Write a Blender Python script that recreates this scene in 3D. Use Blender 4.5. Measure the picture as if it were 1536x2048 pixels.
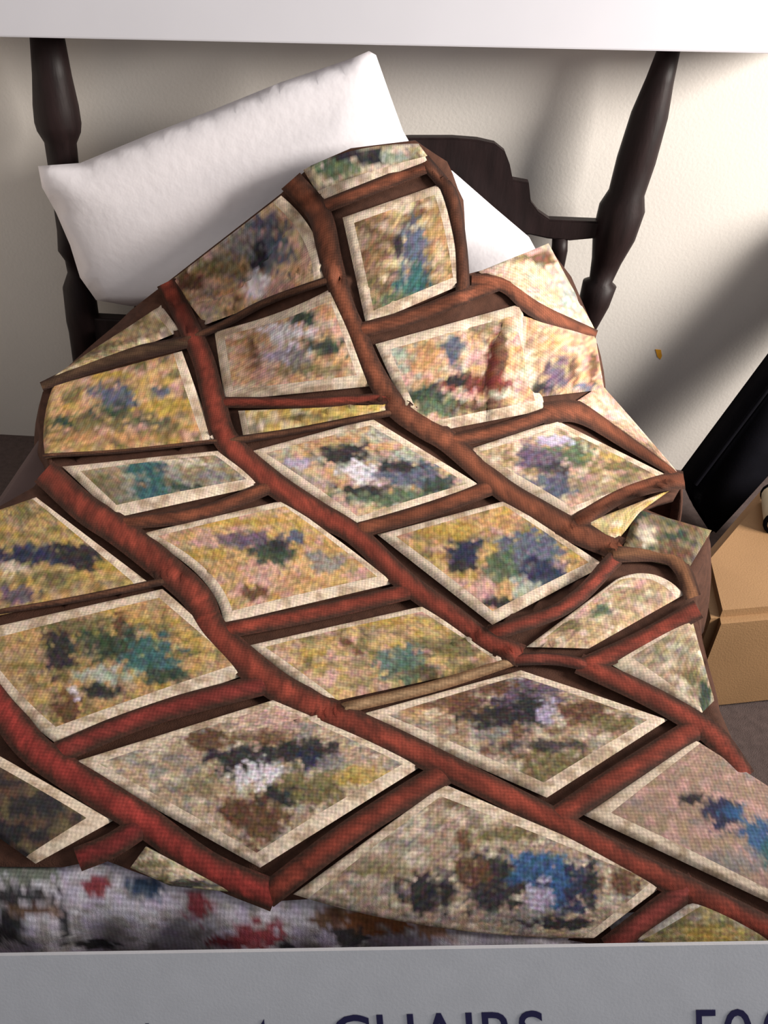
import bpy, bmesh, math, random
import numpy as np
from mathutils import Vector, Matrix
from mathutils.geometry import delaunay_2d_cdt

for o in list(bpy.data.objects): bpy.data.objects.remove(o)
SC = bpy.context.scene
COL = SC.collection
random.seed(7)

# ------------------------------------------------------------------ camera
F = 1700.0                      # focal length in pixels of the 1536 x 2048 frame
CAM = np.array([0.0, 0.0, 1.51])
PITCH, ROLL = math.radians(36.7), math.radians(3.0)
fw = np.array([0, math.cos(PITCH), -math.sin(PITCH)])
r0 = np.array([1.0, 0, 0]); u0 = np.array([0, math.sin(PITCH), math.cos(PITCH)])
rt = r0*math.cos(ROLL) + u0*math.sin(ROLL)
up = -r0*math.sin(ROLL) + u0*math.cos(ROLL)
cd = bpy.data.cameras.new('camera'); cam = bpy.data.objects.new('camera', cd); COL.objects.link(cam)
cd.sensor_fit = 'VERTICAL'; cd.sensor_height = 36.0; cd.lens = F/2048*36.0; cd.clip_start = 0.02
M = Matrix(((rt[0], up[0], -fw[0], CAM[0]), (rt[1], up[1], -fw[1], CAM[1]), (rt[2], up[2], -fw[2], CAM[2]), (0, 0, 0, 1)))
cam.matrix_world = M
SC.camera = cam

# ------------------------------------------------------------------ light
w = bpy.data.worlds.new('world'); SC.world = w; w.use_nodes = True
w.node_tree.nodes['Background'].inputs[0].default_value = (0.93, 0.96, 1.0, 1)
w.node_tree.nodes['Background'].inputs[1].default_value = 0.41
def area(name, loc, tgt, sx, sy, power, col):
    l = bpy.data.lights.new(name, 'AREA'); l.shape = 'RECTANGLE'; l.size = sx; l.size_y = sy
    l.energy = power; l.color = col
    o = bpy.data.objects.new(name, l); COL.objects.link(o); o.location = loc
    o.rotation_euler = (Vector(tgt)-Vector(loc)).to_track_quat('-Z', 'Y').to_euler()
    return o
lamp = area('right_side_light', (3.2, 0.7, 2.1), (0.1, 2.3, 0.95), 1.2, 1.0, 76, (1.0, 0.95, 0.88))  # soft area light added at the right, source unseen; no window is built
lamp.data.spread = math.radians(84)
vs = SC.view_settings
SC.display_settings.display_device = 'sRGB'
vs.view_transform = 'Standard'; vs.look = 'None'; vs.gamma = 1.0; vs.use_curve_mapping = False
vs.exposure = -0.22

# ------------------------------------------------------------------ helpers
def tag(o, label=None, cat=None, group=None, kind=None):
    if label: o['label'] = label
    if cat: o['category'] = cat
    if group: o['group'] = group
    if kind: o['kind'] = kind
    return o
def lin(c):
    r = []
    for v in c[:3]:
        v = v/255.0
        r.append(v/12.92 if v <= 0.04045 else ((v+0.055)/1.055)**2.4)
    return (r[0], r[1], r[2], 1.0)
def lin_np(a):
    a = np.clip(a, 0, 255)/255.0
    return np.where(a <= 0.04045, a/12.92, ((a+0.055)/1.055)**2.4)
def mat(name, col, rough=0.7, var=0.12, scale=40, bump=0.0, bscale=200, metal=0.0, stretch=(1, 1, 1), spec=0.3):
    m = bpy.data.materials.new(name); m.use_nodes = True
    nt = m.node_tree; b = nt.nodes['Principled BSDF']
    b.inputs['Roughness'].default_value = rough; b.inputs['Metallic'].default_value = metal
    b.inputs['Specular IOR Level'].default_value = spec
    tc = nt.nodes.new('ShaderNodeTexCoord'); mp = nt.nodes.new('ShaderNodeMapping')
    mp.inputs['Scale'].default_value = stretch
    nt.links.new(tc.outputs['Object'], mp.inputs[0])
    n = nt.nodes.new('ShaderNodeTexNoise'); n.inputs['Scale'].default_value = scale; n.inputs['Detail'].default_value = 4
    nt.links.new(mp.outputs[0], n.inputs['Vector'])
    rp = nt.nodes.new('ShaderNodeValToRGB')
    c = lin(col)
    rp.color_ramp.elements[0].position = 0.3; rp.color_ramp.elements[1].position = 0.7
    rp.color_ramp.elements[0].color = tuple(x*(1-var) for x in c[:3])+(1,)
    rp.color_ramp.elements[1].color = tuple(min(1, x*(1+var)) for x in c[:3])+(1,)
    nt.links.new(n.outputs['Fac'], rp.inputs[0]); nt.links.new(rp.outputs[0], b.inputs['Base Color'])
    if bump:
        n2 = nt.nodes.new('ShaderNodeTexNoise'); n2.inputs['Scale'].default_value = bscale
        nt.links.new(mp.outputs[0], n2.inputs['Vector'])
        bp = nt.nodes.new('ShaderNodeBump'); bp.inputs['Strength'].default_value = bump; bp.inputs['Distance'].default_value = 0.004
        nt.links.new(n2.outputs['Fac'], bp.inputs['Height']); nt.links.new(bp.outputs[0], b.inputs['Normal'])
    return m
def print_mat(name, rough=0.85, weave=900):
    """printed or woven cloth: colour from the print stored on the mesh, fine woven grain on top"""
    m = bpy.data.materials.new(name); m.use_nodes = True
    nt = m.node_tree; b = nt.nodes['Principled BSDF']
    b.inputs['Roughness'].default_value = rough; b.inputs['Specular IOR Level'].default_value = 0.15
    at = nt.nodes.new('ShaderNodeAttribute'); at.attribute_name = 'print'
    tc = nt.nodes.new('ShaderNodeTexCoord')
    n = nt.nodes.new('ShaderNodeTexNoise'); n.inputs['Scale'].default_value = weave*0.35; n.inputs['Detail'].default_value = 2
    nt.links.new(tc.outputs['Object'], n.inputs['Vector'])
    mr = nt.nodes.new('ShaderNodeMapRange'); mr.inputs[1].default_value = 0.3; mr.inputs[2].default_value = 0.7
    mr.inputs[3].default_value = 0.86; mr.inputs[4].default_value = 1.12
    nt.links.new(n.outputs['Fac'], mr.inputs[0])
    last = mr.outputs[0]
    for ax_ in ('X', 'Y'):
        wt = nt.nodes.new('ShaderNodeTexWave'); wt.wave_type = 'BANDS'; wt.bands_direction = ax_
        wt.inputs['Scale'].default_value = 2*math.pi/20/0.0052*1.0; wt.inputs['Distortion'].default_value = 0.0
        nt.links.new(tc.outputs['Object'], wt.inputs['Vector'])
        m2 = nt.nodes.new('ShaderNodeMapRange'); m2.inputs[3].default_value = 0.89; m2.inputs[4].default_value = 1.08
        nt.links.new(wt.outputs['Fac'], m2.inputs[0])
        ml = nt.nodes.new('ShaderNodeMath'); ml.operation = 'MULTIPLY'
        nt.links.new(last, ml.inputs[0]); nt.links.new(m2.outputs[0], ml.inputs[1]); last = ml.outputs[0]
    mx = nt.nodes.new('ShaderNodeVectorMath'); mx.operation = 'SCALE'
    nt.links.new(at.outputs['Color'], mx.inputs[0]); nt.links.new(last, mx.inputs['Scale'])
    nt.links.new(mx.outputs[0], b.inputs['Base Color'])
    wv = nt.nodes.new('ShaderNodeTexNoise'); wv.inputs['Scale'].default_value = weave
    nt.links.new(tc.outputs['Object'], wv.inputs['Vector'])
    bp = nt.nodes.new('ShaderNodeBump'); bp.inputs['Strength'].default_value = 0.25; bp.inputs['Distance'].default_value = 0.002
    nt.links.new(wv.outputs['Fac'], bp.inputs['Height']); nt.links.new(bp.outputs[0], b.inputs['Normal'])
    return m
def mesh_obj(name, verts, faces, m=None, parent=None, smooth=True, fcol=None, vcol=None):
    me = bpy.data.meshes.new(name)
    me.from_pydata([tuple(map(float, v)) for v in verts], [], [tuple(map(int, f)) for f in faces])
    me.update()
    if smooth: me.polygons.foreach_set('use_smooth', [True]*len(me.polygons))
    if vcol is not None:
        a = me.attributes.new('print', 'FLOAT_COLOR', 'POINT')
        d = np.ones((len(verts), 4)); d[:, :3] = lin_np(np.asarray(vcol)); a.data.foreach_set('color', d.ravel())
    if fcol is not None:
        a = me.attributes.new('print', 'FLOAT_COLOR', 'FACE')
        d = np.ones((len(faces), 4)); d[:, :3] = lin_np(np.asarray(fcol)); a.data.foreach_set('color', d.ravel())
    o = bpy.data.objects.new(name, me); COL.objects.link(o)
    if m: me.materials.append(m)
    if parent: o.parent = parent
    return o
def empty(name, loc=(0, 0, 0)):
    o = bpy.data.objects.new(name, None); COL.objects.link(o); o.location = loc; o.empty_display_size = 0.1
    return o
def put(o, parent):
    o.parent = parent; o.matrix_parent_inverse = Matrix.Translation(-parent.location); return o
def box_bm(lo, hi, bev=0.0, seg=3):
    bm = bmesh.new(); bmesh.ops.create_cube(bm, size=1)
    for v in bm.verts:
        v.co = Vector([(lo[i]+hi[i])/2 + v.co[i]*(hi[i]-lo[i]) for i in range(3)])
    if bev: bmesh.ops.bevel(bm, geom=bm.edges[:], offset=bev, segments=seg, affect='EDGES', profile=0.6)
    return bm
def bm_obj(name, bm, m, parent=None, smooth=False):
    me = bpy.data.meshes.new(name); bm.to_mesh(me); bm.free(); me.materials.append(m)
    if smooth: me.polygons.foreach_set('use_smooth', [True]*len(me.polygons))
    o = bpy.data.objects.new(name, me); COL.objects.link(o)
    if parent: put(o, parent)
    return o
def rays(px):
    px = np.asarray(px, float)
    return fw + np.outer((px[:, 0]-768)/F, rt) - np.outer((px[:, 1]-1024)/F, up)
def at_y(px, Y):
    """where the line of sight through a photograph pixel meets the upright plane at depth Y"""
    d = rays(px); t = (Y-CAM[1])/d[:, 1]
    return CAM + d*t[:, None]
def at_z(px, Z):
    d = rays(px); t = (Z-CAM[2])/d[:, 2]
    return CAM + d*t[:, None]

# ------------------------------------------------------------------ the form of the made bed (height over the floor)
def sstep(a, b, x):
    t = np.clip((x-a)/(b-a), 0, 1); return t*t*(3-2*t)
TOP = 0.55
def base_h(x, y):
    z = TOP + 0.012*np.sin(5.2*x+1.1*y)*np.sin(4.1*y+0.7) + 0.006*np.sin(11*x-3*y)*np.sin(9*y+2*x)
    xc = x - 0.06
    p = 0.06 + 0.36*np.exp(-(xc/0.36)**4) + 0.05*np.exp(-((x+0.45)/0.2)**2)
    z = z + p*sstep(1.40, 1.99, y)
    z = z + np.where(y > 1.97, (y-1.97)*7.0, 0)
    t = (0.62-y)/0.12
    tc = np.clip(t, 0, 0.995)
    z = z - 0.12*(1-np.sqrt(1-tc*tc)) - np.where(t > 0.995, (t-0.995)*1.6, 0)
    return z
FOLDS = []      # (polyline in plan, height, width, side)
def poly_dist(x, y, P):
    best = np.full(x.shape, 9.0); sg = np.zeros(x.shape)
    for (a, b) in zip(P[:-1], P[1:]):
        dx, dy = b[0]-a[0], b[1]-a[1]; L = dx*dx+dy*dy+1e-12
        t = np.clip(((x-a[0])*dx+(y-a[1])*dy)/L, 0, 1)
        ex, ey = x-(a[0]+t*dx), y-(a[1]+t*dy)
        d = np.sqrt(ex*ex+ey*ey); s = np.sign(dx*ey-dy*ex)
        k = d < best
        best = np.where(k, d, best); sg = np.where(k, s, sg)
    return best, sg
def H(x, y):
    z = base_h(x, y)
    for P, amp, wd in FOLDS:
        d, s = poly_dist(x, y, P)
        z = z + amp*np.where(s >= 0, np.exp(-d/wd), np.exp(-(d/0.012)**2))
    return z
def hit(px, h=H):
    d = rays(px); n = len(d)
    t0 = np.full(n, 0.45); t1 = np.full(n, np.nan); done = np.zeros(n, bool)
    t = t0.copy()
    for i in range(170):
        t = t + 0.0145
        p = CAM + d*t[:, None]
        below = (p[:, 2] < h(p[:, 0], p[:, 1])) & ~done
        t1 = np.where(below, t, t1); t0 = np.where(below, t-0.0145, t0); done |= below
        if done.all(): break
    t1 = np.where(np.isnan(t1), t, t1); t0 = np.where(done, t0, t1-0.001)
    for i in range(14):
        tm = (t0+t1)/2; p = CAM + d*tm[:, None]
        b = p[:, 2] < h(p[:, 0], p[:, 1])
        t1 = np.where(b, tm, t1); t0 = np.where(b, t0, tm)
    return CAM + d*t1[:, None]
def normals(p):
    e = 0.004
    hx = (H(p[:, 0]+e, p[:, 1])-H(p[:, 0]-e, p[:, 1]))/(2*e)
    hy = (H(p[:, 0], p[:, 1]+e)-H(p[:, 0], p[:, 1]-e))/(2*e)
    n = np.stack([-hx, -hy, np.ones_like(hx)], 1)
    return n/np.linalg.norm(n, axis=1)[:, None]
def spline(P, n):
    """Catmull-Rom through the points, n samples"""
    P = np.asarray(P, float)
    Q = np.vstack([2*P[0]-P[1], P, 2*P[-1]-P[-2]])
    out = []
    for s in np.linspace(0, len(P)-1-1e-6, n):
        i = int(s); t = s-i; a, b, c, d = Q[i], Q[i+1], Q[i+2], Q[i+3]
        out.append(0.5*((2*b)+(-a+c)*t+(2*a-5*b+4*c-d)*t*t+(-a+3*b-3*c+d)*t**3))
    return np.array(out)
# pleats of the rumpled quilt: traced once, laid down in plan
for P, amp, wd in [
    ([(660, 566), (540, 603), (440, 655), (380, 684), (210, 727), (85, 778)], 0.030, 0.10),
    ([(790, 825), (600, 862), (430, 890), (250, 908), (80, 925)], 0.022, 0.10),
    ([(925, 580), (918, 480), (895, 385), (845, 325)], 0.022, 0.07),
    ([(1225, 1120), (1130, 1215), (1000, 1262)], 0.020, 0.06),
    ([(1030, 1325), (880, 1380), (700, 1425)], 0.014, 0.06),
    ([(1000, 700), (985, 790)], 0.018, 0.04),
    ([(1360, 975), (1270, 1010), (1170, 1052)], 0.016, 0.05),
    ([(330, 1168), (150, 1204), (-40, 1235)], 0.016, 0.07),
]:
    g = hit(np.array(P, float), base_h)
    FOLDS.append(([(a, b) for a, b, c in g], amp, wd))

# ------------------------------------------------------------------ the room
WALL_Y = 2.34
m_wall = mat('wall_paint', (214, 207, 200), 0.8, 0.03, 3, 0.15, 120)
m_floor = mat('floor_carpet', (88, 74, 71), 0.95, 0.18, 60, 0.6, 400)
m_white = mat('page_white', (212, 210, 217), 0.45, 0.02, 5)
def wall(name, lo, hi, m):
    return tag(bm_obj(name, box_bm(lo, hi), m), kind='structure')
wall('floor', (-1.75, -0.8, -0.06), (2.6, WALL_Y+0.1, 0.0), m_floor)
wall('wall_back', (-1.75, WALL_Y, 0.0), (2.6, WALL_Y+0.1, 2.75), m_wall)
wall('wall_left', (-1.75, -0.8, 0.0), (-1.65, WALL_Y, 2.75), m_wall)

# blank screen page margin, added as a white board carried by the posts
e0, e1 = at_y([(-160, 71), (1700, 111)], 2.09)
th = math.atan2(e1[2]-e0[2], e1[0]-e0[0])
HG = 0.34; L = np.linalg.norm(e1-e0)
bm = box_bm((0, 0, 0), (L, WALL_Y-2.10, HG), 0.004, 2)
ob = bm_obj('page_margin_board', bm, m_white)
ob.location = e0; ob.rotation_euler = (0, -th, 0)
tag(ob, 'plain blank white strip of the screen page running across the top above the dark posts', 'board')
def board_z(x):     # underside of the strip
    return e0[2] + (x-e0[0])*math.tan(th)

# ------------------------------------------------------------------ bed frame
m_wood = mat('dark_wood', (32, 21, 21), 0.5, 0.35, 14, 0.1, 60, stretch=(3, 3, 0.6), spec=0.2)
HBY = 2.2
bed = empty('bed_frame', (-0.13, 1.35, 0))
tag(bed, 'dark brown wooden bed frame with two tall turned posts and arched headboard', 'bed')
def lathe(p0, p1, prof, seg=20):
    """prof: (t, radius) along p0 -> p1"""
    p0, p1 = Vector(p0), Vector(p1); ax = (p1-p0).normalized()
    a = ax.orthogonal().normalized(); b = ax.cross(a)
    V, Fc = [], []
    for t, r in prof:
        c = p0.lerp(p1, t)
        for k in range(seg):
            q = 2*math.pi*k/seg
            V.append(c + a*(r*math.cos(q)) + b*(r*math.sin(q)))
    for i in range(len(prof)-1):
        for k in range(seg):
            Fc.append((i*seg+k, i*seg+(k+1) % seg, (i+1)*seg+(k+1) % seg, (i+1)*seg+k))
    Fc.append(tuple(range(seg))[::-1]); Fc.append(tuple(range((len(prof)-1)*seg, len(prof)*seg)))
    return V, Fc
def post(pts, extra_low):
    """pts: (x, y, width) in the photograph, from the top down; extra_low: radii profile to the floor"""
    P = at_y([(x, y) for x, y, w_ in pts], HBY)
    top, bot = P[0].copy(), P[-1].copy()
    dirv = (bot-top); k = (0.0-top[2])/dirv[2]
    foot = top + dirv*k
    kt = (board_z(top[0])-0.004-top[2])/dirv[2]
    top2 = top + dirv*kt
    prof = []
    tot = np.linalg.norm(foot-top2)
    for (x, y, w_), q in zip(pts, P):
        t = (top2[2]-q[2])/(top2[2]-foot[2])
        dep = np.dot(q-CAM, fw)
        prof.append((t, w_/2*dep/F))
    prof[0] = (0.0, prof[0][1])
    for t, r in extra_low: prof.append((t, r))
    V, Fc = lathe(top2, foot, prof)
    o = mesh_obj('post', V, Fc, m_wood); put(o, bed)
    return top2, foot
tl = post([(94, 70, 66), (103, 150, 76), (112, 210, 88), (117, 245, 90), (121, 262, 84), (126, 285, 62), (130, 320, 60),
           (137, 380, 58), (147, 460, 56), (152, 500, 62), (155, 520, 40), (158, 545, 36), (160, 575, 62), (166, 640, 64)],
          [(0.62, 0.042), (0.7, 0.042), (0.72, 0.03), (0.97, 0.024), (1.0, 0.024)])
tr = post([(1340, 92, 44), (1318, 160, 56), (1296, 230, 74), (1268, 320, 78), (1246, 385, 72), (1232, 415, 92), (1218, 470, 86), (1205, 520, 60),
           (1194, 560, 46), (1191, 567, 68), (1184, 605, 62), (1172, 660, 36)],
          [(0.64, 0.026), (0.66, 0.042), (0.74, 0.042), (0.76, 0.03), (0.97, 0.024), (1.0, 0.024)])
def extrude_outline(name, px, y0, y1, m, parent, bev=0.004):
    P = at_y(px, y0)
    bm = bmesh.new()
    vs_ = [bm.verts.new((p[0], y0, p[2])) for p in P]
    f = bm.faces.new(vs_)
    r = bmesh.ops.extrude_face_region(bm, geom=[f])
    for v in r['geom']:
        if isinstance(v, bmesh.types.BMVert): v.co.y = y1
    bmesh.ops.recalc_face_normals(bm, faces=bm.faces[:])
    if bev: bmesh.ops.bevel(bm, geom=[e for e in bm.edges if abs(e.verts[0].co.y-e.verts[1].co.y) < 1e-6], offset=bev, segments=2, affect='EDGES')
    return bm_obj(name, bm, m, parent)
extrude_outline('headboard_rail', [(150, 472), (240, 452), (300, 440), (330, 410), (345, 385), (372, 372), (385, 340), (412, 308), (470, 292),
    (640, 284), (822, 276), (905, 276), (955, 280), (990, 288), (1010, 304), (1020, 330), (1026, 360), (1058, 366), (1062, 404), (1078, 425), (1100, 440), (1200, 444),
    (1205, 476), (1140, 482), (1096, 478), (1060, 470), (960, 470), (600, 490), (300, 510), (155, 530)], HBY-0.018, HBY+0.018, m_wood, bed)
for x, yt in ((1120, 474), (960, 470), (790, 478), (620, 488), (450, 498), (280, 510)):
    a, b = at_y([(x, yt), (x-8, 690)], HBY)
    V, Fc = lathe(a, b, [(0, 0.020), (0.12, 0.021), (0.25, 0.015), (0.38, 0.011), (0.5, 0.007), (0.62, 0.012), (0.85, 0.018), (1.0, 0.016)], 12)
    put(mesh_obj('spindle', V, Fc, m_wood), bed)
pz = at_y([(165, 690), (1170, 690)], HBY)
put(bm_obj('lower_rail', box_bm((pz[0][0], HBY-0.02, 0.33), (pz[1][0]+0.02, HBY+0.02, 0.50), 0.005, 2), m_wood), bed)
XL, XR = -0.80, 0.50
for x in (XL+0.02, XR-0.045):
    put(bm_obj('side_rail', box_bm((x, 0.60, 0.16), (x+0.03, HBY-0.01, 0.30), 0.004, 2), m_wood), bed)
put(bm_obj('foot_rail', box_bm((XL+0.02, 0.60, 0.16), (XR-0.015, 0.63, 0.30), 0.004, 2), m_wood), bed)
for x in (XL+0.06, XR-0.06):
    V, Fc = lathe((x, 0.64, 0.30), (x, 0.64, 0), [(0, 0.035), (0.3, 0.035), (0.4, 0.026), (0.9, 0.02), (1, 0.02)], 14)
    put(mesh_obj('leg', V, Fc, m_wood), bed)
m_matt = mat('mattress_ticking', (92, 74, 72), 0.9, 0.05, 20)
mt = bm_obj('mattress', box_bm((XL+0.03, 0.585, 0.30), (XR-0.03, 2.165, 0.505), 0.04, 4), m_matt, smooth=True)
tag(mt, 'dark brown mattress lying under the patchwork quilt and floral sheet', 'mattress')

# ------------------------------------------------------------------ pillow
def inside(pt, poly):
    x, y = pt; c = False; n = len(poly); j = n-1
    for i in range(n):
        xi, yi = poly[i]; xj, yj = poly[j]
        if (yi > y) != (yj > y) and x < (xj-xi)*(y-yi)/(yj-yi)+xi: c = not c
        j = i
    return c
def tri_fill(poly, step, seg=None):
    """outline + interior points -> triangles (2-D)"""
    out = []
    n = len(poly)
    for i in range(n):
        a, b = np.array(poly[i], float), np.array(poly[(i+1) % n], float)
        k = max(1, int(np.linalg.norm(b-a)/(seg or step)))
        for j in range(k): out.append(tuple(a+(b-a)*j/k))
    nb = len(out)
    xs = [p[0] for p in poly]; ys = [p[1] for p in poly]
    pts = list(out); arr = np.array(out)
    y = min(ys)+step*0.5; row = 0
    while y < max(ys):
        x = min(xs)+(step*0.5 if row % 2 else step)
        while x < max(xs):
            if inside((x, y), out) and np.min(np.hypot(arr[:, 0]-x, arr[:, 1]-y)) > step*0.55: pts.append((x, y))
            x += step
        y += step*0.87; row += 1
    r = delaunay_2d_cdt([Vector(p) for p in pts], [], [list(range(nb))], 1, 1e-5)
    return np.array([tuple(v) for v in r[0]]), [tuple(f) for f in r[2]], arr
m_pill = mat('white_cotton', (240, 234, 238), 0.9, 0.02, 12, 0.25, 45)
PIL = [(76, 332), (160, 326), (300, 268), (420, 222), (560, 165), (700, 118), (738, 102), (752, 110), (780, 190), (806, 262), (828, 300), (905, 342), (985, 412), (1058, 474),
       (1072, 500), (1030, 548), (950, 585), (800, 600), (600, 610), (400, 610), (260, 612), (192, 600), (160, 555), (140, 490), (112, 425), (84, 375)]
V2, F2, bd = tri_fill(PIL, 22)
segs = list(zip(bd, np.roll(bd, -1, 0)))
def edge_dist(P, segs):
    best = np.full(len(P), 1e9)
    for a, b in segs:
        d = b-a; t = np.clip(((P-a)@d)/(d@d+1e-9), 0, 1)
        best = np.minimum(best, np.hypot(*(P-(a+t[:, None]*d)).T))
    return best
ed = edge_dist(V2, segs)
bul = np.sqrt(np.clip(1-(1-np.clip(ed/170, 0, 1))**2, 0, 1))
P3 = at_y(V2, 2.115)
dirc = (P3-CAM); dirc /= np.linalg.norm(dirc, axis=1)[:, None]
wr = 0.006*np.sin(V2[:, 0]*0.021+V2[:, 1]*0.045)*bul
fr = P3 - dirc*(0.055*bul+wr)[:, None]
bk = P3 + np.array([0, 1, 0])*(0.045*bul)[:, None]
on = ed < 1e-3
nv = len(V2)
bidx = [i if on[i] else nv+i for i in range(nv)]
VV = np.vstack([fr, bk]); FF = [tuple(f) for f in F2] + [tuple(bidx[i] for i in f[::-1]) for f in F2]
pil = mesh_obj('pillow', VV, FF, m_pill)
bmx = bmesh.new(); bmx.from_mesh(pil.data); bmesh.ops.delete(bmx, geom=[v for v in bmx.verts if not v.link_faces], context='VERTS')
bmesh.ops.recalc_face_normals(bmx, faces=bmx.faces[:]); bmx.to_mesh(pil.data); bmx.free()
tag(pil, 'large plain white pillow propped against the dark headboard behind the quilt', 'pillow')

# ------------------------------------------------------------------ printed colours
def vnoise(x, y, seed):
    """smooth value noise"""
    rs = np.random.RandomState(seed); G = rs.rand(64, 64)
    xi, yi = np.floor(x).astype(int), np.floor(y).astype(int); fx, fy = x-xi, y-yi
    fx, fy = fx*fx*(3-2*fx), fy*fy*(3-2*fy)
    g = lambda a, b: G[a % 64, b % 64]
    return (g(xi, yi)*(1-fx)+g(xi+1, yi)*fx)*(1-fy)+(g(xi, yi+1)*(1-fx)+g(xi+1, yi+1)*fx)*fy
CR = (232, 212, 170)
INK = dict(dk=(52, 50, 52), bl=(92, 104, 124), te=(58, 112, 112), gr=(96, 118, 84), ol=(128, 116, 68), br=(112, 76, 50), na=(46, 52, 84), wh=(244, 240, 240),
           ye=(212, 172, 62), og=(218, 160, 92), pk=(226, 172, 152), pu=(108, 92, 112), li=(196, 184, 206), tn=(186, 156, 114), cr=(238, 222, 182), rd=(140, 62, 44), sk=(52, 100, 150), dg=(60, 78, 62),
           lg=(176, 190, 164), gy=(150, 144, 132))
for k_ in list(INK):
    a_ = np.array(INK[k_], float); g_ = a_.mean(); INK[k_] = tuple(g_+(a_-g_)*0.78)
def paint(P, base, tints, blobs, seed, grain=20):
    """colour at the points P (photograph coordinates of the print) from a base, scattered tints and drawn figures"""
    x, y = P[:, 0], P[:, 1]; n = len(P)
    rs = np.random.RandomState(seed)
    c = np.tile(np.array(base, float), (n, 1))
    for k, tname in enumerate(tints):
        f = sstep(0.50, 0.80, vnoise(x/22+k*9, y/13+k*5, seed+k))*0.75
        c = c*(1-f[:, None]) + np.array(INK[tname], float)*f[:, None]
    for b in blobs:
        nm, bx, by, rx, ry = b[:5]; st = b[5] if len(b) > 5 else 0.92
        d = np.sqrt(((x-bx)/rx)**2+((y-by)/ry)**2)
        d = d + (vnoise(x/12+bx, y/11+by, seed+31)-0.5)*1.15 + (rs.rand(n)-0.5)*0.35
        f = (1-sstep(0.62, 1.22, d))*st
        c = c*(1-f[:, None]) + np.array(INK[nm], float)*f[:, None]
    c = c*np.array([0.935, 0.91, 0.95])*(1+(rs.rand(n)[:, None]-0.5)*grain/100*1.6) + (rs.rand(n, 3)-0.5)*grain*0.9
    return c

# ------------------------------------------------------------------ the quilt
m_back = mat('quilt_backing', (78, 49, 37), 0.9, 0.25, 60, 0.3, 500)
m_patch = print_mat('patch_print'); m_bord = print_mat('border_cloth'); m_sash = print_mat('sashing_cloth', 0.75)
quilt = empty('patchwork_quilt', (-0.1, 1.2, 0.55))
tag(quilt, 'patchwork quilt of pictorial cream squares with rust red sashing spread over the bed', 'quilt')
OUT = [(86, 772), (180, 686), (235, 640), (330, 568), (445, 478), (560, 388), (620, 332), (700, 298), (830, 282), (895, 325), (928, 395), (940, 545), (1000, 528), (1095, 488),
       (1145, 555), (1194, 668), (1206, 770), (1258, 850), (1320, 915), (1368, 958), (1352, 988), (1290, 1012), (1422, 1062), (1412, 1112), (1386, 1160), (1394, 1225), (1418, 1330),
       (1440, 1410), (1484, 1510), (1545, 1620), (1640, 1740), (1660, 1900), (1400, 1905), (1215, 1900), (1110, 1882), (980, 1858), (880, 1832), (770, 1806), (640, 1800), (545, 1806), (440, 1786), (335, 1770),
       (262, 1742), (200, 1716), (120, 1735), (0, 1735), (-90, 1720), (-110, 1500), (-110, 1200), (-90, 1060), (0, 1005), (66, 968), (96, 930), (84, 870), (78, 830)]
V2, F2, bd = tri_fill(OUT, 24)
P3 = hit(V2); N3 = normals(P3)
# boundary ring hangs down as a hem on the two long sides
up_n = np.cross(P3[F2[0][1]]-P3[F2[0][0]], P3[F2[0][2]]-P3[F2[0][0]])[2]
bk = mesh_obj('backing', P3-N3*0.007, [(f if up_n > 0 else f[::-1]) for f in F2], m_back); put(bk, quilt)
sm = bk.modifiers.new('thickness', 'SOLIDIFY'); sm.thickness = 0.012; sm.offset = -1
# hanging sides of the quilt
def hang(px, out, drop, name='side_drop'):
    E = hit(spline(px, 40)); rows = 7; V, Fc = [], []
    for r in range(rows):
        t = r/(rows-1)
        for i, p in enumerate(E):
            wv_ = 0.018*math.sin(i*0.8)*t
            V.append((p[0]+out*(0.035*math.sin(t*1.57)+wv_-0.004), p[1], p[2]-0.010-drop*(t**1.3)))
    n = len(E)
    for r in range(rows-1):
        for i in range(n-1): Fc.append((r*n+i, r*n+i+1, (r+1)*n+i+1, (r+1)*n+i))
    o = mesh_obj(name, V, Fc, m_back); put(o, quilt)
    s = o.modifiers.new('thickness', 'SOLIDIFY'); s.thickness = 0.008; s.offset = 0
hang([(1420, 1064), (1392, 1160), (1400, 1230), (1440, 1410), (1484, 1510), (1545, 1620), (1640, 1740)], 1, 0.20)
hang([(1196, 680), (1206, 770), (1258, 850), (1320, 915), (1366, 956)], 1, 0.20)
hang([(84, 776), (78, 830), (84, 870), (95, 930), (66, 968), (0, 1005), (-90, 1060), (-110, 1200), (-110, 1500)], -1, 0.22)

def coons(c, mids, nu, nv_):
    """grid over a four-sided patch with optionally bowed sides: sides 0=c0c1 1=c1c2 2=c2c3 3=c3c0"""
    c = [np.array(p, float) for p in c]
    def side(i, a, b, t):
        if i in mids:
            m_ = np.array(mids[i], float); q = 2*m_-0.5*(a+b)
            return np.outer((1-t)**2, a)+np.outer(2*t*(1-t), q)+np.outer(t*t, b)
        return np.outer(1-t, a)+np.outer(t, b)
    u = np.linspace(0, 1, nu+1); v = np.linspace(0, 1, nv_+1)
    b0 = side(0, c[0], c[1], u); b1 = side(2, c[2], c[3], u)[::-1] if 2 not in mids else side(2, c[3], c[2], u)
    l0 = side(3, c[0], c[3], v); l1 = side(1, c[1], c[2], v)
    G = np.zeros((nv_+1, nu+1, 2))
    for j in range(nv_+1):
        for i in range(nu+1):
            U, W = u[i], v[j]
            G[j, i] = (1-W)*b0[i]+W*b1[i]+(1-U)*l0[j]+U*l1[j] - ((1-U)*(1-W)*c[0]+U*(1-W)*c[1]+U*W*c[2]+(1-U)*W*c[3])
    return G
PN = [0]
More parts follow.
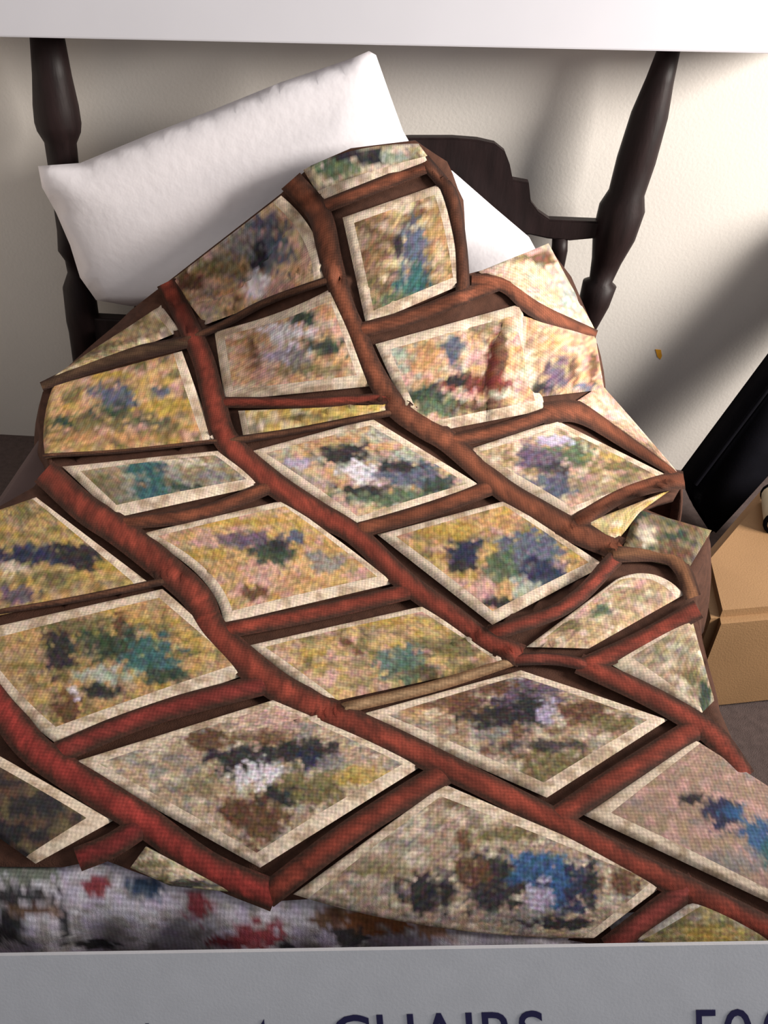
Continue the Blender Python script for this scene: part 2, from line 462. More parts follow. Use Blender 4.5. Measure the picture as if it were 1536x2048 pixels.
def patch(c, base=None, tints=('tn', 'og', 'cr', 'pk'), blobs=(), mids={}, bw=17, border=(1, 1, 1, 1), cell=6.6, bcol=(240, 222, 190), grain=22):
    """a picture square with its cream border. border flags: sides c0c1, c1c2, c2c3, c3c0"""
    PN[0] += 1; seed = 100+PN[0]*7
    base = base or (216, 188, 142)
    g_ = sum(base)/3; base = tuple(g_+(v-g_)*0.98 for v in base)
    c_ = np.array(c, float); m_ = c_.mean(0); k_ = c_-m_
    c = [tuple(p) for p in m_+k_*(1+5.5/np.maximum(np.linalg.norm(k_, axis=1), 1))[:, None]]
    lu = (math.dist(c[0], c[1])+math.dist(c[2], c[3]))/2; lv = (math.dist(c[1], c[2])+math.dist(c[3], c[0]))/2
    nu, nv_ = max(4, int(lu/cell)), max(3, int(lv/cell))
    G = coons(c, mids, nu, nv_)
    px = G.reshape(-1, 2)
    P = hit(px); N = normals(P)
    jj, ii = np.mgrid[0:nv_+1, 0:nu+1]; uu = ii/nu; ww = jj/nv_
    puff = (np.sin(np.pi*uu)*np.sin(np.pi*ww)).ravel()**0.5
    P = P + N*(0.004+0.006*puff)[:, None]
    def edge_lo(t): return P
    # drop the rim so that the patch is let into the sashing
    rim = ((ii == 0) | (ii == nu) | (jj == 0) | (jj == nv_)).ravel()
    P[rim] -= N[rim]*0.004
    bu = bv = max(1, round(bw*1.2/cell))
    cen, brd, idx = [], [], lambda i, j: j*(nu+1)+i
    for j in range(nv_):
        for i in range(nu):
            f = (idx(i, j), idx(i+1, j), idx(i+1, j+1), idx(i, j+1))
            isb = (j < bv and border[0]) or (i >= nu-bu and border[1]) or (j >= nv_-bv and border[2]) or (i < bu and border[3])
            (brd if isb else cen).append(f)
    def build(name, faces, m, parent, vc):
        used = sorted({k for f in faces for k in f}); mp = {k: q for q, k in enumerate(used)}
        o = mesh_obj(name, P[used], [tuple(mp[k] for k in f)[::-1] for f in faces], m, None, True, vcol=vc(px[used]))
        put(o, quilt) if parent is quilt else None
        return o
    if not cen: cen, brd = brd, []
    o = build('patch', cen, m_patch, quilt, lambda q: paint(q, base, tints, blobs, seed, grain))
    if brd:
        ob_ = build('border', brd, m_bord, None, lambda q: paint(q, bcol, ('cr', 'tn'), (), seed+3, grain*0.5))
        ob_.parent = o; ob_.matrix_parent_inverse = Matrix.Translation(-quilt.location)
        ob_.matrix_parent_inverse = (Matrix.Translation(-quilt.location))
        # patch carries the inverse of the quilt's place, so its own world matrix is the identity
        ob_.matrix_parent_inverse = Matrix.Identity(4)
    return o
SN = [0]
def sash(pts, wd, col=(150, 66, 42), edge=(62, 41, 33), n=None, lift=0.004, name='sashing', dark=0.5, ext=9):  # edge: dark sides, seam shading put into the strip colour
    SN[0] += 1
    if ext:
        a, b = np.array(pts[0], float), np.array(pts[1], float); pts = [tuple(a-(b-a)/np.linalg.norm(b-a)*ext)]+list(pts[1:])
        a, b = np.array(pts[-1], float), np.array(pts[-2], float); pts = list(pts[:-1])+[tuple(a-(b-a)/np.linalg.norm(b-a)*ext)]
    ln = sum(math.dist(a, b) for a, b in zip(pts[:-1], pts[1:]))
    n = n or max(5, int(ln/11))
    C = spline(pts, n); T = np.gradient(C, axis=0); T /= np.linalg.norm(T, axis=1)[:, None]
    Nn = np.stack([-T[:, 1], T[:, 0]], 1)
    offs = np.array([-0.56, -0.44, -0.27, -0.1, 0.1, 0.27, 0.44, 0.56]); hts = np.array([-0.002, 0.35, 0.8, 1, 1, 0.8, 0.35, -0.002])
    wds = np.interp(np.linspace(0, 1, n), np.linspace(0, 1, len(wd)), wd) if isinstance(wd, (list, tuple)) else np.full(n, wd)
    px = (C[:, None, :] + Nn[:, None, :]*(offs[None, :, None]*wds[:, None, None])).reshape(-1, 2)
    P = hit(px); N = normals(P)
    tt = np.arange(n)/(n-1)*ln; endf = np.clip(np.minimum(tt, ln-tt)/22.0, 0, 1)
    P = P + N*(0.004+np.tile(hts, n)*np.repeat(endf, len(offs))*lift)[:, None]
    k = len(offs)
    Fc = []; fc = []
    rs = np.random.RandomState(SN[0]*13)
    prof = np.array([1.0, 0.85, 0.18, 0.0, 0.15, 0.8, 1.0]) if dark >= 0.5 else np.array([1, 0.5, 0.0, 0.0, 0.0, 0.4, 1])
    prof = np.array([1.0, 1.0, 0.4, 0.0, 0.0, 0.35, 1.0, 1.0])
    for i in range(n-1):
        for j in range(k-1): Fc.append((i*k+j, i*k+j+1, (i+1)*k+j+1, (i+1)*k+j))
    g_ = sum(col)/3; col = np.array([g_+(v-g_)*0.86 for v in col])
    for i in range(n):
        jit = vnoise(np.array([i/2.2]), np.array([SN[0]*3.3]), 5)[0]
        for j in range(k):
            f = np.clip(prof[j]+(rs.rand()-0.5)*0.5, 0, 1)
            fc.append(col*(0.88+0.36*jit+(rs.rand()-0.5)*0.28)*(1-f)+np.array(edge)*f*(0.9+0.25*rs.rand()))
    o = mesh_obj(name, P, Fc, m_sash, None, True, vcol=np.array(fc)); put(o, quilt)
    return o

# --- picture squares, head of the bed first
patch([(612, 340), (832, 290), (858, 324), (650, 402)], (190, 176, 140), ('ol', 'gy', 'cr'), [('gr', 672, 332, 40, 22), ('dk', 705, 306, 60, 11), ('dk', 745, 318, 30, 12), ('lg', 790, 312, 30, 12)], {0: (712, 300)}, 14, (0, 0, 1, 0))
patch([(690, 438), (880, 372), (922, 565), (735, 646)], (214, 186, 132), ('og', 'ol', 'br', 'cr'),
      [('br', 745, 500, 42, 90, .45), ('bl', 826, 505, 30, 52), ('te', 830, 578, 36, 42), ('dk', 795, 490, 10, 22), ('gr', 790, 606, 50, 18), ('ol', 740, 590, 26, 40, .6), ('og', 870, 470, 25, 50, .7)], {1: (912, 470)}, 15)
patch([(348, 560), (560, 396), (642, 560), (414, 645)], (214, 182, 140), ('gy', 'pk', 'og'),
      [('bl', 530, 495, 56, 56), ('ol', 440, 528, 62, 26, .8), ('gy', 470, 480, 50, 30), ('dk', 525, 520, 16, 30), ('wh', 520, 572, 26, 30), ('pk', 560, 590, 40, 18), ('br', 480, 600, 10, 16), ('br', 380, 560, 24, 22)], {1: (628, 470)}, 17, (0, 1, 0, 0))
patch([(434, 664), (666, 577), (738, 770), (454, 798)], (226, 182, 140), ('pk', 'og', 'cr'),
      [('wh', 580, 668, 44, 28), ('dg', 652, 700, 42, 24), ('li', 570, 712, 46, 20), ('br', 512, 706, 12, 30, .7), ('dg', 610, 640, 22, 14), ('ol', 640, 742, 80, 12, .7), ('gy', 600, 720, 20, 26)], {0: (560, 624)}, 15)
patch([(90, 766), (318, 614), (356, 664), (160, 742)], (190, 166, 116), ('ol', 'tn', 'cr'), [('ol', 180, 700, 60, 20, .7), ('ol', 120, 760, 40, 14), ('br', 240, 650, 40, 10, .6)], {}, 14, (0, 1, 0, 0))
patch([(112, 772), (360, 706), (424, 880), (96, 914)], (214, 178, 122), ('og', 'ye', 'pk', 'ol'),
      [('bl', 232, 798, 50, 26), ('dg', 228, 832, 44, 16), ('ye', 335, 820, 56, 14), ('ye', 244, 756, 28, 9), ('ol', 180, 850, 66, 16), ('dg', 300, 850, 50, 10, .7), ('og', 220, 880, 110, 10), ('bl', 320, 790, 20, 10), ('dg', 130, 850, 20, 9)], {3: (88, 846)}, 18, (0, 1, 0, 0))
patch([(482, 822), (770, 808), (772, 826), (492, 872)], (226, 196, 112), ('ye', 'cr'), [('cr', 500, 850, 24, 22), ('ol', 620, 838, 100, 5, .7)], {}, 9, (0, 0, 0, 1))
patch([(756, 690), (1038, 612), (1086, 818), (836, 866)], (216, 178, 128), ('og', 'lg', 'cr', 'pk'),
      [('og', 850, 712, 34, 30), ('bl', 906, 702, 18, 34), ('lg', 800, 712, 26, 26), ('rd', 985, 735, 20, 60), ('br', 1002, 712, 9, 50), ('rd', 935, 772, 70, 16), ('dg', 850, 792, 50, 18), ('gr', 880, 818, 50, 18), ('dk', 905, 765, 30, 14), ('ol', 960, 655, 50, 14, .6), ('pk', 950, 720, 26, 16), ('br', 960, 820, 60, 14)], {}, 16)
patch([(1156, 806), (1206, 774), (1360, 954), (1268, 882)], (222, 186, 150), ('pk', 'cr'), [('br', 1300, 905, 40, 12, .5)], {}, 10, (0, 0, 0, 0))
patch([(1042, 634), (1186, 674), (1204, 776), (1032, 796)], (222, 182, 138), ('og', 'pk', 'tn'), [('pu', 1104, 752, 26, 34), ('dk', 1072, 780, 26, 16), ('br', 1140, 742, 10, 34), ('br', 1180, 744, 12, 30), ('bl', 1170, 780, 20, 10), ('cr', 1052, 745, 12, 40)], {}, 12, (0, 0, 0, 1))
patch([(962, 545), (1096, 492), (1190, 664), (1076, 606)], (226, 196, 156), ('lg', 'cr', 'pk'), [('ol', 1050, 520, 40, 10, .8), ('br', 1085, 520, 20, 14), ('lg', 1130, 590, 26, 30)], {}, 12, (0, 0, 0, 0))
patch([(130, 934), (432, 904), (522, 970), (236, 1032)], (176, 160, 122), ('ol', 'tn', 'lg', 'gy'),
      [('te', 285, 940, 36, 22), ('te', 312, 985, 38, 38), ('dg', 238, 916, 24, 12), ('br', 360, 912, 50, 10), ('ol', 205, 985, 50, 24, .6), ('gy', 420, 958, 50, 12), ('dg', 400, 985, 60, 8), ('cr', 360, 930, 40, 10)], {}, 18)
patch([(502, 905), (742, 842), (964, 975), (714, 1050)], (214, 186, 138), ('og', 'gy', 'lg', 'pk'),
      [('dk', 690, 912, 50, 24), ('wh', 722, 952, 40, 26), ('bl', 830, 958, 76, 26), ('dk', 800, 940, 40, 14), ('li', 596, 930, 26, 12), ('gr', 780, 1000, 90, 16), ('og', 640, 885, 70, 16, .6), ('dk', 730, 985, 50, 10), ('dg', 880, 975, 40, 14)], {}, 18)
patch([(926, 905), (1114, 846), (1350, 960), (1138, 1030)], (206, 176, 128), ('tn', 'ol', 'pk', 'cr'),
      [('pu', 1082, 918, 52, 34), ('gr', 1146, 914, 40, 24), ('ye', 1230, 920, 60, 10, .6), ('ol', 1240, 940, 60, 12), ('bl', 1108, 974, 50, 24), ('dk', 1110, 945, 40, 10, .7), ('tn', 1190, 980, 40, 20), ('li', 1110, 885, 40, 10)], {}, 17)
patch([(1172, 1046), (1335, 984), (1278, 1024), (1228, 1088)], (206, 182, 124), ('cr', 'ye'), [], {}, 10, (0, 0, 0, 0))
patch([(1246, 1108), (1276, 1022), (1418, 1062), (1372, 1136)], (140, 124, 96), ('ol', 'dg', 'br'), [('dg', 1280, 1030, 26, 16), ('dg', 1340, 1080, 36, 10), ('cr', 1290, 1075, 16, 24), ('br', 1350, 1115, 30, 14)], {}, 10, (0, 0, 0, 0))
patch([(280, 1070), (568, 1005), (786, 1165), (450, 1242)], (216, 180, 116), ('ye', 'og', 'tn', 'pk'),
      [('pu', 500, 1090, 56, 18), ('dg', 535, 1118, 50, 22), ('bl', 590, 1082, 26, 16), ('dk', 560, 1095, 30, 14), ('ye', 500, 1050, 140, 10, .8), ('ye', 400, 1118, 44, 10, .8), ('pk', 520, 1168, 40, 16), ('br', 510, 1192, 22, 14), ('gy', 650, 1130, 40, 20), ('pk', 420, 1090, 26, 14), ('og', 600, 1170, 60, 14, .6)], {3: (398, 1152)}, 19)
patch([(760, 1070), (1012, 1006), (1204, 1130), (985, 1244)], (214, 178, 118), ('ye', 'og', 'ol', 'pk'),
      [('na', 928, 1112, 32, 34), ('bl', 1066, 1110, 66, 46), ('na', 1090, 1150, 40, 30), ('gr', 1000, 1140, 36, 34), ('ye', 900, 1068, 56, 18), ('lg', 1050, 1182, 30, 22), ('pk', 960, 1186, 34, 26), ('dk', 1000, 1212, 40, 10), ('dk', 930, 1140, 30, 12), ('og', 1010, 1050, 40, 20, .7)], {}, 19)
patch([(-62, 1045), (72, 1000), (292, 1164), (-40, 1236)], (196, 166, 104), ('ye', 'ol', 'tn'),
      [('na', 60, 1118, 90, 20), ('dk', 150, 1112, 50, 20), ('dk', 170, 1136, 40, 16), ('cr', 30, 1148, 30, 16), ('pu', 30, 1196, 44, 18), ('ol', 110, 1160, 60, 14), ('ye', 220, 1140, 30, 10)], {}, 19, (0, 1, 0, 0))
patch([(-75, 1270), (322, 1182), (512, 1340), (112, 1480)], (206, 172, 112), ('ye', 'og', 'ol', 'tn'),
      [('dk', 122, 1295, 36, 54), ('te', 300, 1315, 58, 42), ('dg', 220, 1295, 60, 34), ('ol', 150, 1258, 90, 16), ('dk', 200, 1392, 36, 16), ('wh', 150, 1390, 12, 16), ('br', 240, 1252, 12, 24), ('br', 132, 1430, 24, 34), ('lg', 215, 1360, 60, 16), ('dg', 330, 1360, 40, 20)], {3: (6, 1390)}, 20)
patch([(500, 1292), (842, 1216), (1014, 1325), (656, 1402)], (206, 176, 118), ('ye', 'tn', 'ol', 'pk'),
      [('br', 690, 1292, 16, 9), ('br', 715, 1316, 12, 7), ('te', 796, 1332, 46, 34, .7), ('gr', 830, 1355, 50, 20), ('ol', 900, 1300, 60, 18), ('ye', 780, 1250, 60, 12, .7), ('br', 850, 1350, 30, 10, .6)], {}, 18, (1, 1, 0, 1))
patch([(1058, 1292), (1226, 1168), (1364, 1190), (1180, 1292)], (206, 178, 134), ('cr', 'pk', 'tn'), [('gr', 1196, 1228, 22, 14), ('ol', 1130, 1258, 40, 12), ('pk', 1160, 1225, 14, 24), ('ol', 1260, 1195, 50, 16, .4)], {1: (1302, 1148)}, 14, (1, 1, 0, 0))
patch([(1220, 1326), (1380, 1234), (1424, 1398), (1398, 1424)], (186, 168, 130), ('gy', 'tn', 'cr'), [('dg', 1404, 1392, 14, 26), ('ol', 1380, 1360, 20, 16)], {}, 18, (1, 0, 0, 1))
patch([(722, 1430), (1042, 1346), (1330, 1440), (1092, 1590)], (184, 158, 126), ('tn', 'gy', 'br', 'cr'),
      [('pu', 1050, 1398, 66, 40), ('dk', 1000, 1440, 70, 28), ('dk', 1070, 1420, 40, 26), ('li', 1098, 1432, 26, 20), ('br', 1172, 1430, 56, 20), ('ol', 1115, 1540, 66, 36), ('ol', 1232, 1452, 60, 14), ('br', 925, 1405, 40, 44), ('gy', 980, 1480, 40, 14), ('dk', 1090, 1500, 80, 12, .7), ('br', 1000, 1380, 40, 16), ('og', 830, 1425, 50, 14, .5)], {}, 20)
patch([(150, 1525), (556, 1402), (842, 1530), (520, 1730)], (200, 176, 142), ('tn', 'cr', 'gy'),
      [('pk', 560, 1440, 100, 22, .7), ('br', 420, 1488, 44, 24), ('dk', 480, 1530, 56, 32), ('wh', 520, 1556, 48, 30), ('dk', 600, 1510, 80, 26), ('na', 618, 1532, 20, 22), ('ol', 620, 1590, 90, 36), ('br', 520, 1650, 50, 44), ('ye', 715, 1556, 50, 18, .7), ('dk', 560, 1600, 40, 18), ('gy', 660, 1530, 30, 14), ('br', 540, 1480, 60, 14, .7), ('ol', 400, 1580, 50, 24, .5), ('br', 470, 1630, 40, 24)], {}, 21)
patch([(592, 1788), (890, 1572), (1335, 1760), (1185, 1872)], (176, 156, 130), ('gy', 'tn', 'cr'),
      [('br', 915, 1608, 36, 18, .7), ('dk', 860, 1786, 66, 36), ('dk', 985, 1765, 66, 54), ('br', 950, 1745, 40, 24), ('sk', 1070, 1742, 54, 40), ('na', 1130, 1780, 50, 44), ('sk', 1110, 1760, 24, 50), ('li', 1076, 1800, 28, 34), ('dk', 1180, 1766, 14, 44), ('br', 1245, 1768, 34, 22), ('br', 925, 1690, 14, 22), ('ol', 1010, 1678, 70, 18), ('ol', 760, 1740, 60, 20, .6), ('gy', 1040, 1830, 60, 20), ('dk', 1120, 1842, 80, 12)], {3: (880, 1856)}, 22, (1, 1, 1, 0))
patch([(1172, 1630), (1392, 1484), (1570, 1600), (1650, 1856)], (172, 146, 124), ('gy', 'tn', 'pk'),
      [('dk', 1378, 1606, 26, 11), ('na', 1440, 1640, 34, 30), ('sk', 1462, 1636, 26, 18), ('sk', 1512, 1684, 34, 32), ('te', 1540, 1715, 24, 24), ('gy', 1460, 1730, 60, 20)], {}, 20, (1, 0, 1, 1), grain=12)
patch([(1262, 1876), (1396, 1796), (1560, 1880), (1400, 1900)], (168, 156, 110), ('ye', 'gy', 'ol'), [('ye', 1420, 1862, 60, 18, .6)], {}, 16, (1, 0, 0, 0), bcol=(210, 204, 186))
patch([(-90, 1610), (-14, 1508), (222, 1640), (70, 1722)], (96, 78, 66), ('br', 'dk', 'ol'), [('dk', 80, 1620, 60, 20), ('dk', 20, 1670, 60, 24)], {}, 20, (0, 1, 1, 0), grain=10)
patch([(266, 1736), (296, 1696), (480, 1786), (340, 1766)], (180, 164, 128), ('ol', 'cr'), [('dk', 380, 1768, 60, 8, .7)], {}, 12, (0, 0, 0, 0))

# --- sashing strips, after dark fold lines that put crease shade into colour
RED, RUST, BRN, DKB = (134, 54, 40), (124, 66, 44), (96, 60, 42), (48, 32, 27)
sash([(350, 690), (440, 655), (540, 603), (655, 562)], 14, BRN, DKB)  # fold line: crease shade painted as a dark strip
sash([(92, 772), (210, 725), (380, 685)], [16, 30, 22], (84, 60, 42), DKB)  # left end of the fold, its shade painted dark
sash([(95, 914), (250, 905), (440, 884)], 8, BRN, DKB)  # thin dark line for the shade in the crease
sash([(440, 888), (600, 862), (785, 825)], [16, 12, 14], BRN, DKB)  # same crease carried on, shade put into colour
sash([(0, 1226), (150, 1202), (330, 1165)], [10, 12, 14], BRN, DKB)  # narrow dark strip, painted shade of the left fold
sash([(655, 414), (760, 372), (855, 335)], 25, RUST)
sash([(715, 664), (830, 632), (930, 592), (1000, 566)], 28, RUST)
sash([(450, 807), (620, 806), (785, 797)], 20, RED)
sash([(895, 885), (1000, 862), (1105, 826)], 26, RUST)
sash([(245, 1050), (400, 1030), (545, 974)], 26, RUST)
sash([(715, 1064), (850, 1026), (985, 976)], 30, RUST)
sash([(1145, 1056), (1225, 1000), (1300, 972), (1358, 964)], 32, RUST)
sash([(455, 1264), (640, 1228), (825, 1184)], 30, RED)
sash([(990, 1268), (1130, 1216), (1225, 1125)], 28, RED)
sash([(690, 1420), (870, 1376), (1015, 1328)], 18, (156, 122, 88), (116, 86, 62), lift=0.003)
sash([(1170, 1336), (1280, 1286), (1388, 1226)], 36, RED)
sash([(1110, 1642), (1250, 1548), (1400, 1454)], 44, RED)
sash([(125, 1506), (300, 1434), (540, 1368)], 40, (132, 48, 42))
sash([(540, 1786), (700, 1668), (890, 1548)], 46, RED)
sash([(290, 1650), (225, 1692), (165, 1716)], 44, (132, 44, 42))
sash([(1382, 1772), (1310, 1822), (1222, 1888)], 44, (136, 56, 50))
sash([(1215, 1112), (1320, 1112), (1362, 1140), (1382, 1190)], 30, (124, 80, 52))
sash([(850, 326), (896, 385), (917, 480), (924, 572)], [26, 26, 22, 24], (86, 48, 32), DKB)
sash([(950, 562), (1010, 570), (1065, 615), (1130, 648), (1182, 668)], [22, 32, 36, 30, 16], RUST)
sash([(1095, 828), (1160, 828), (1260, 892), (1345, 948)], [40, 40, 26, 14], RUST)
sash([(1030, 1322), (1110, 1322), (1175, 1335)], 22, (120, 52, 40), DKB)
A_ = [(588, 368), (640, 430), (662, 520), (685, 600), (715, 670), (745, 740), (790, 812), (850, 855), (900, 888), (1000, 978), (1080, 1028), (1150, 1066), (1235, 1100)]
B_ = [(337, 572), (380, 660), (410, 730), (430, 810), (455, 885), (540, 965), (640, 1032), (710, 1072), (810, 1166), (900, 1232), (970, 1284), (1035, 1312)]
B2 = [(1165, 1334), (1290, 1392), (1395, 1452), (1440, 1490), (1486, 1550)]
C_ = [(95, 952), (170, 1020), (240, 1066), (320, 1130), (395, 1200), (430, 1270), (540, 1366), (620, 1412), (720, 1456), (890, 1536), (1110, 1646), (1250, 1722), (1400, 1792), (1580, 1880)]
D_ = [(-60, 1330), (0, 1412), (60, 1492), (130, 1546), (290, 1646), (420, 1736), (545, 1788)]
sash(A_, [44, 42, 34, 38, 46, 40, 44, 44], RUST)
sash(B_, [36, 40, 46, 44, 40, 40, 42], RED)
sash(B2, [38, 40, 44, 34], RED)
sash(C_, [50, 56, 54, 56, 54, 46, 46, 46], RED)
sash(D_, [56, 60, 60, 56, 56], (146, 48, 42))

# ------------------------------------------------------------------ floral sheet hanging over the foot
m_sheet = print_mat('floral_sheet_print', 0.85, 700)
INK.update(sr=(134, 54, 58), sn=(48, 66, 90), sb=(142, 88, 48), sg=(120, 128, 112))
nx, nz = 260, 100
xs = np.linspace(XL-0.02, XR+0.06, nx+1)
V = []
for j in range(nz+1):
    s = j/nz*0.62
    for x in xs:
        rip = 0.012*math.sin(x*23+1.2)+0.007*math.sin(x*51)
        if s < 0.16: y, z = 0.72-s, 0.515
        elif s < 0.24:
            a = (s-0.16)/0.08*1.5708; y, z = 0.56-0.05*math.sin(a), 0.465+0.05*math.cos(a); rip *= (s-0.16)/0.08
        else: y, z = 0.51, 0.465-(s-0.24)
        if s < 0.16: rip = 0
        V.append((x, y+rip*0.8+0.008, z))
V = np.array(V)
# pattern positions as seen in the photograph -> sheet
d = V-CAM; dz = d@fw; PX = np.stack([768+F*(d@rt)/dz, 1024-F*(d@up)/dz], 1)
Fc = [(j*(nx+1)+i, (j+1)*(nx+1)+i, (j+1)*(nx+1)+i+1, j*(nx+1)+i+1) for j in range(nz) for i in range(nx)]
fc = paint(PX, (206, 204, 206), ('li', 'gy'), [
    ('sn', 290, 1776, 40, 20), ('sr', 196, 1770, 24, 20), ('sr', 400, 1808, 32, 26), ('sr', 510, 1868, 50, 28), ('sr', 455, 1878, 36, 10), ('dk', 570, 1884, 16, 8), ('sb', 740, 1838, 80, 30), ('dk', 690, 1864, 40, 22),
    ('li', 655, 1870, 16, 20), ('br', 660, 1832, 40, 18), ('sb', 870, 1850, 40, 24, .7), ('sg', 60, 1750, 70, 24), ('dk', 50, 1790, 60, 18), ('br', 60, 1820, 60, 10), ('dk', 20, 1850, 40, 30), ('dk', 130, 1840, 9, 40), ('dk', 190, 1882, 44, 10),
    ('dk', 40, 1725, 100, 14), ('li', 800, 1880, 60, 14), ('sr', 1240, 1930, 60, 20), ('sn', 960, 1940, 40, 18), ('sn', 330, 1960, 40, 18), ('sr', 120, 1980, 40, 22)], 900, 8)
sh = mesh_obj('floral_sheet', V, Fc, m_sheet, None, True, vcol=fc)
s_ = sh.modifiers.new('thickness', 'SOLIDIFY'); s_.thickness = 0.004; s_.offset = 1
tag(sh, 'white bed sheet with red and blue flowers hanging below the quilt at the foot', 'sheet')

# ------------------------------------------------------------------ caption strip of the screen page, added as a board leaning at the foot
m_board = mat('page_grey', (204, 204, 210), 0.55, 0.03, 30, 0.05, 300)
m_ink = mat('navy_ink', (36, 32, 74), 0.6, 0.05, 30)
BY, BZ = 0.470, 0.0
q0, q1 = at_y([(-200, 1915), (1750, 1885)], BY)
ex = Vector(q1-q0); Lb = ex.length; ex.normalize()
dn = Vector((0, -0.27, -0.47)); dn = (dn - ex*dn.dot(ex)).normalized()
nr = ex.cross(-dn).normalized()       # out of the lettered face
if nr.z < 0: nr = -nr
Q0 = Vector(q0)
ln_ = 0.998*Q0.z/abs(dn.z)
bm = bmesh.new()
for c in ((0, 0), (Lb, 0), (Lb, ln_), (0, ln_)):
    for t in (0, -0.006):
        bm.verts.new(Q0+ex*c[0]+dn*c[1]+nr*t)
bmesh.ops.convex_hull(bm, input=bm.verts[:])
zmin = min(v.co.z for v in bm.verts)
bo = bm_obj('page_caption_board', bm, m_board)
if zmin < 0.0:
    bm = bmesh.new(); bm.from_mesh(bo.data)
    bmesh.ops.bisect_plane(bm, geom=bm.verts[:]+bm.edges[:]+bm.faces[:], plane_co=(0, 0, 0.0005), plane_no=(0, 0, -1), clear_outer=True)
    bmesh.ops.holes_fill(bm, edges=bm.edges[:]); bm.to_mesh(bo.data); bm.free()
tag(bo, 'plain grey strip of the screen page along the bottom lettered CHAIRS in dark navy', 'panel')
def on_board(p):
    d_ = rays([p])[0]; d_ = Vector(d_); t = (Q0-Vector(CAM)).dot(nr)/d_.dot(nr)
    return Vector(CAM)+d_*t
def letters(txt, p_left, p_right, cap_px, name):
    """a word whose cap line runs from p_left to p_right in the photograph"""
    a, b = on_board(p_left), on_board(p_right)
    cu = bpy.data.curves.new(name, 'FONT'); cu.body = txt; cu.extrude = 0.02; cu.resolution_u = 4
    to = bpy.data.objects.new(name, cu); COL.objects.link(to)
    me = bpy.data.meshes.new_from_object(to.evaluated_get(bpy.context.evaluated_depsgraph_get()))
    bpy.data.objects.remove(to)
    xs_ = [v.co.x for v in me.vertices]; ys_ = [v.co.y for v in me.vertices]
    x0, x1, y1 = min(xs_), max(xs_), max(ys_)
    sc = (b-a).length/(x1-x0); X = (b-a).normalized(); D = (dn-X*dn.dot(X)).normalized()
    lo = on_board(((p_left[0]), p_left[1]+cap_px)); sy = abs((lo-a).dot(D))/(y1-min(ys_))
    for v in me.vertices:
        v.co = a + X*((v.co.x-x0)*sc) + D*((y1-v.co.y)*sy) + nr*(0.0004+max(0, v.co.z)*0.03)
    o = bpy.data.objects.new(name, me); COL.objects.link(o); me.materials.append(m_ink); o.parent = bo
    return o
letters('CHAIRS', (660, 2030), (1086, 2020), 92, 'lettering')
letters('50', (1385, 2018), (1503, 2017), 94, 'lettering')
letters('€', (1516, 2017), (1574, 2016), 94, 'lettering')
letters('2', (168, 2049), (216, 2048), 92, 'lettering')
letters('A', (262, 2047), (328, 2046), 92, 'lettering')
letters('t', (510, 2038), (546, 2037), 86, 'lettering')

# ------------------------------------------------------------------ things to the right of the bed
m_tan = mat('tan_leather', (156, 120, 84), 0.6, 0.06, 8, 0.2, 260)
m_blk = mat('black_vinyl', (12, 11, 17), 0.9, 0.2, 20, 0.1, 180, spec=0.08)
m_cream = mat('cream_cloth', (214, 200, 170), 0.9, 0.08, 30, 0.3, 300)
TZ = 0.30
T = at_z([(1402, 1112), (1540, 953), (1720, 930), (1830, 1200), (1430, 1236)], TZ)
bm = bmesh.new(); vs_ = [bm.verts.new(tuple(p)) for p in T]; f = bm.faces.new(vs_)
r = bmesh.ops.extrude_face_region(bm, geom=[f])
for v in r['geom']:
    if isinstance(v, bmesh.types.BMVert): v.co.z = 0.012
bmesh.ops.recalc_face_normals(bm, faces=bm.faces[:])
bmesh.ops.bevel(bm, geom=[e for e in bm.edges if max(e.verts[0].co.z, e.verts[1].co.z) > 0.2], offset=0.02, segments=4, affect='EDGES')
mid = T.mean(0)
ottoman = empty('ottoman', (mid[0], mid[1], 0)); tag(ottoman, 'tan ottoman box standing on the floor at the right of the bed', 'ottoman')
bm_obj('body', bm, m_tan, ottoman)
for p in T:
    q = mid+(p-mid)*0.8
    V_, Fc_ = lathe((q[0], q[1], 0.02), (q[0], q[1], 0), [(0, 0.02), (1, 0.018)], 12)
    put(mesh_obj('foot', V_, Fc_, m_blk), ottoman)
# black case leaning back against the wall
def at_lean(px, y0, k):
    d = rays(px); t = (y0+k*CAM[2]-CAM[1])/(d[:, 1]-k*d[:, 2])
    return CAM+d*t[:, None]
K = at_lean([(1376, 990), (1384, 1010), (1428, 1078), (1480, 1022), (1900, 560), (1800, 400), (1580, 720), (1440, 905)], 1.95, 0.22)  # upper end carried on out of view to shade the wall
bm = bmesh.new()
vs_ = [bm.verts.new(tuple(p)) for p in K]; f = bm.faces.new(vs_)
r = bmesh.ops.extrude_face_region(bm, geom=[f])
for v in r['geom']:
    if isinstance(v, bmesh.types.BMVert): v.co.y += 0.12
bmesh.ops.recalc_face_normals(bm, faces=bm.faces[:])
bmesh.ops.bevel(bm, geom=bm.edges[:], offset=0.012, segments=3, affect='EDGES')
zm = min(v.co.z for v in bm.verts)
for v in bm.verts: v.co.z -= min(0, zm)
case = empty('black_case', (K[2][0], K[2][1], 0)); tag(case, 'long black padded case leaning at a slant against the wall right of the bed', 'case')
bm_obj('body', bm, m_blk, case, True)
E = [K[i]+np.array([0, -0.003, 0.004]) for i in (1, 2, 3, 4)]
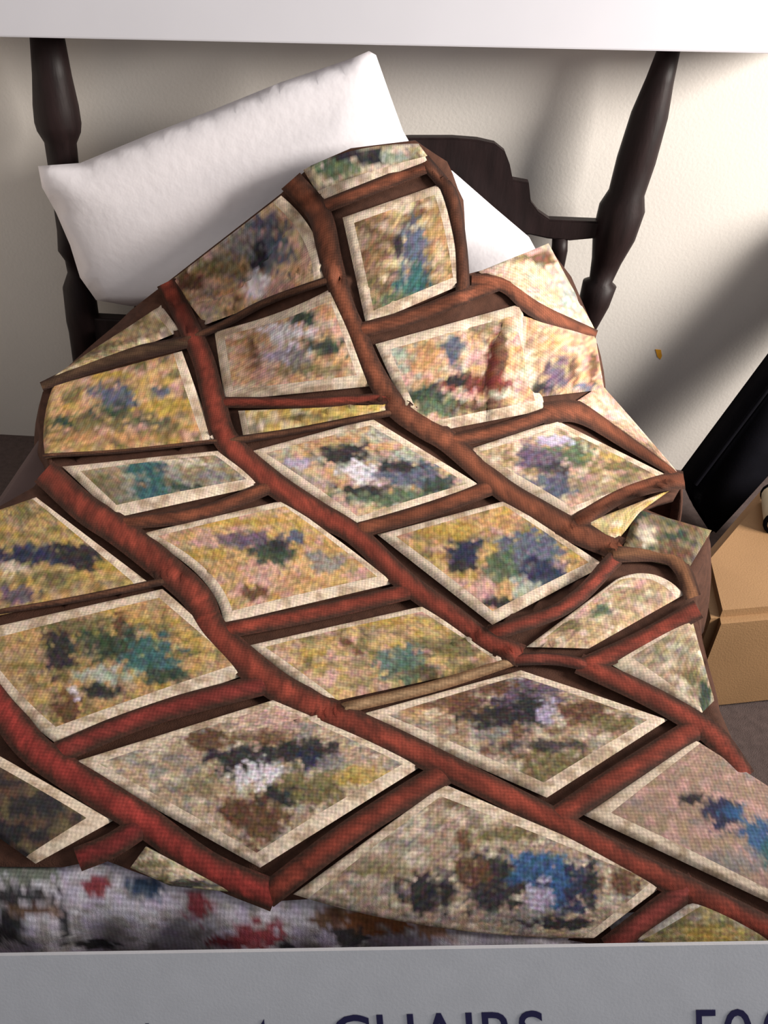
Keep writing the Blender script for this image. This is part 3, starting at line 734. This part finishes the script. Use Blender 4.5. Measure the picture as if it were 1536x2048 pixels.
# piping seam along the lower edge
def tube(P, rad, seg=8):
    P = [Vector(p) for p in P]; V, Fc = [], []
    for i, p in enumerate(P):
        t = (P[min(i+1, len(P)-1)]-P[max(i-1, 0)]).normalized(); a = t.orthogonal().normalized(); b = t.cross(a)
        for k in range(seg):
            q = 2*math.pi*k/seg; V.append(p+a*(rad*math.cos(q))+b*(rad*math.sin(q)))
    for i in range(len(P)-1):
        for k in range(seg): Fc.append((i*seg+k, i*seg+(k+1) % seg, (i+1)*seg+(k+1) % seg, (i+1)*seg+k))
    return V, Fc
V_, Fc_ = tube([K[0]*0.96+K[5]*0.04, K[6], K[5]], 0.006); put(mesh_obj('piping', V_, Fc_, m_blk), case)
# cream bundle on the ottoman, cut by the edge of the picture
b0, b1 = at_z([(1548, 985), (1556, 1052)], TZ+0.03)
V_, Fc_ = lathe(b0, b1, [(0, 0.006), (0.02, 0.022), (0.1, 0.03), (0.5, 0.031), (0.9, 0.03), (0.98, 0.022), (1, 0.006)], 16)
bun = empty('rolled_cloth', (b0[0], b0[1], TZ)); tag(bun, 'small cream rolled cloth with dark band lying on the tan ottoman', 'cloth')
put(mesh_obj('roll', V_, Fc_, m_cream), bun)
for t in (0.06, 0.94):
    c0, c1 = b0+(b1-b0)*(t-0.03), b0+(b1-b0)*(t+0.03)
    V_, Fc_ = lathe(c0, c1, [(0, 0.028), (0.2, 0.0325), (0.8, 0.0325), (1, 0.028)], 16)
    put(mesh_obj('band', V_, Fc_, m_blk), bun)
# orange speck on the screen, added as a scrap on the wall
m_or = mat('speck_orange', (214, 150, 40), 0.8, 0.1, 60)
S = at_y([(1311, 699), (1322, 700), (1324, 712), (1321, 719), (1315, 714)], WALL_Y-0.002)
bm = bmesh.new(); vs_ = [bm.verts.new(tuple(p)) for p in S]; f = bm.faces.new(vs_)
r = bmesh.ops.extrude_face_region(bm, geom=[f])
for v in r['geom']:
    if isinstance(v, bmesh.types.BMVert): v.co.y += 0.0018
bmesh.ops.recalc_face_normals(bm, faces=bm.faces[:])
tag(bm_obj('screen_speck', bm, m_or), 'tiny orange screen speck over the pale wall right of the bed', 'scrap')
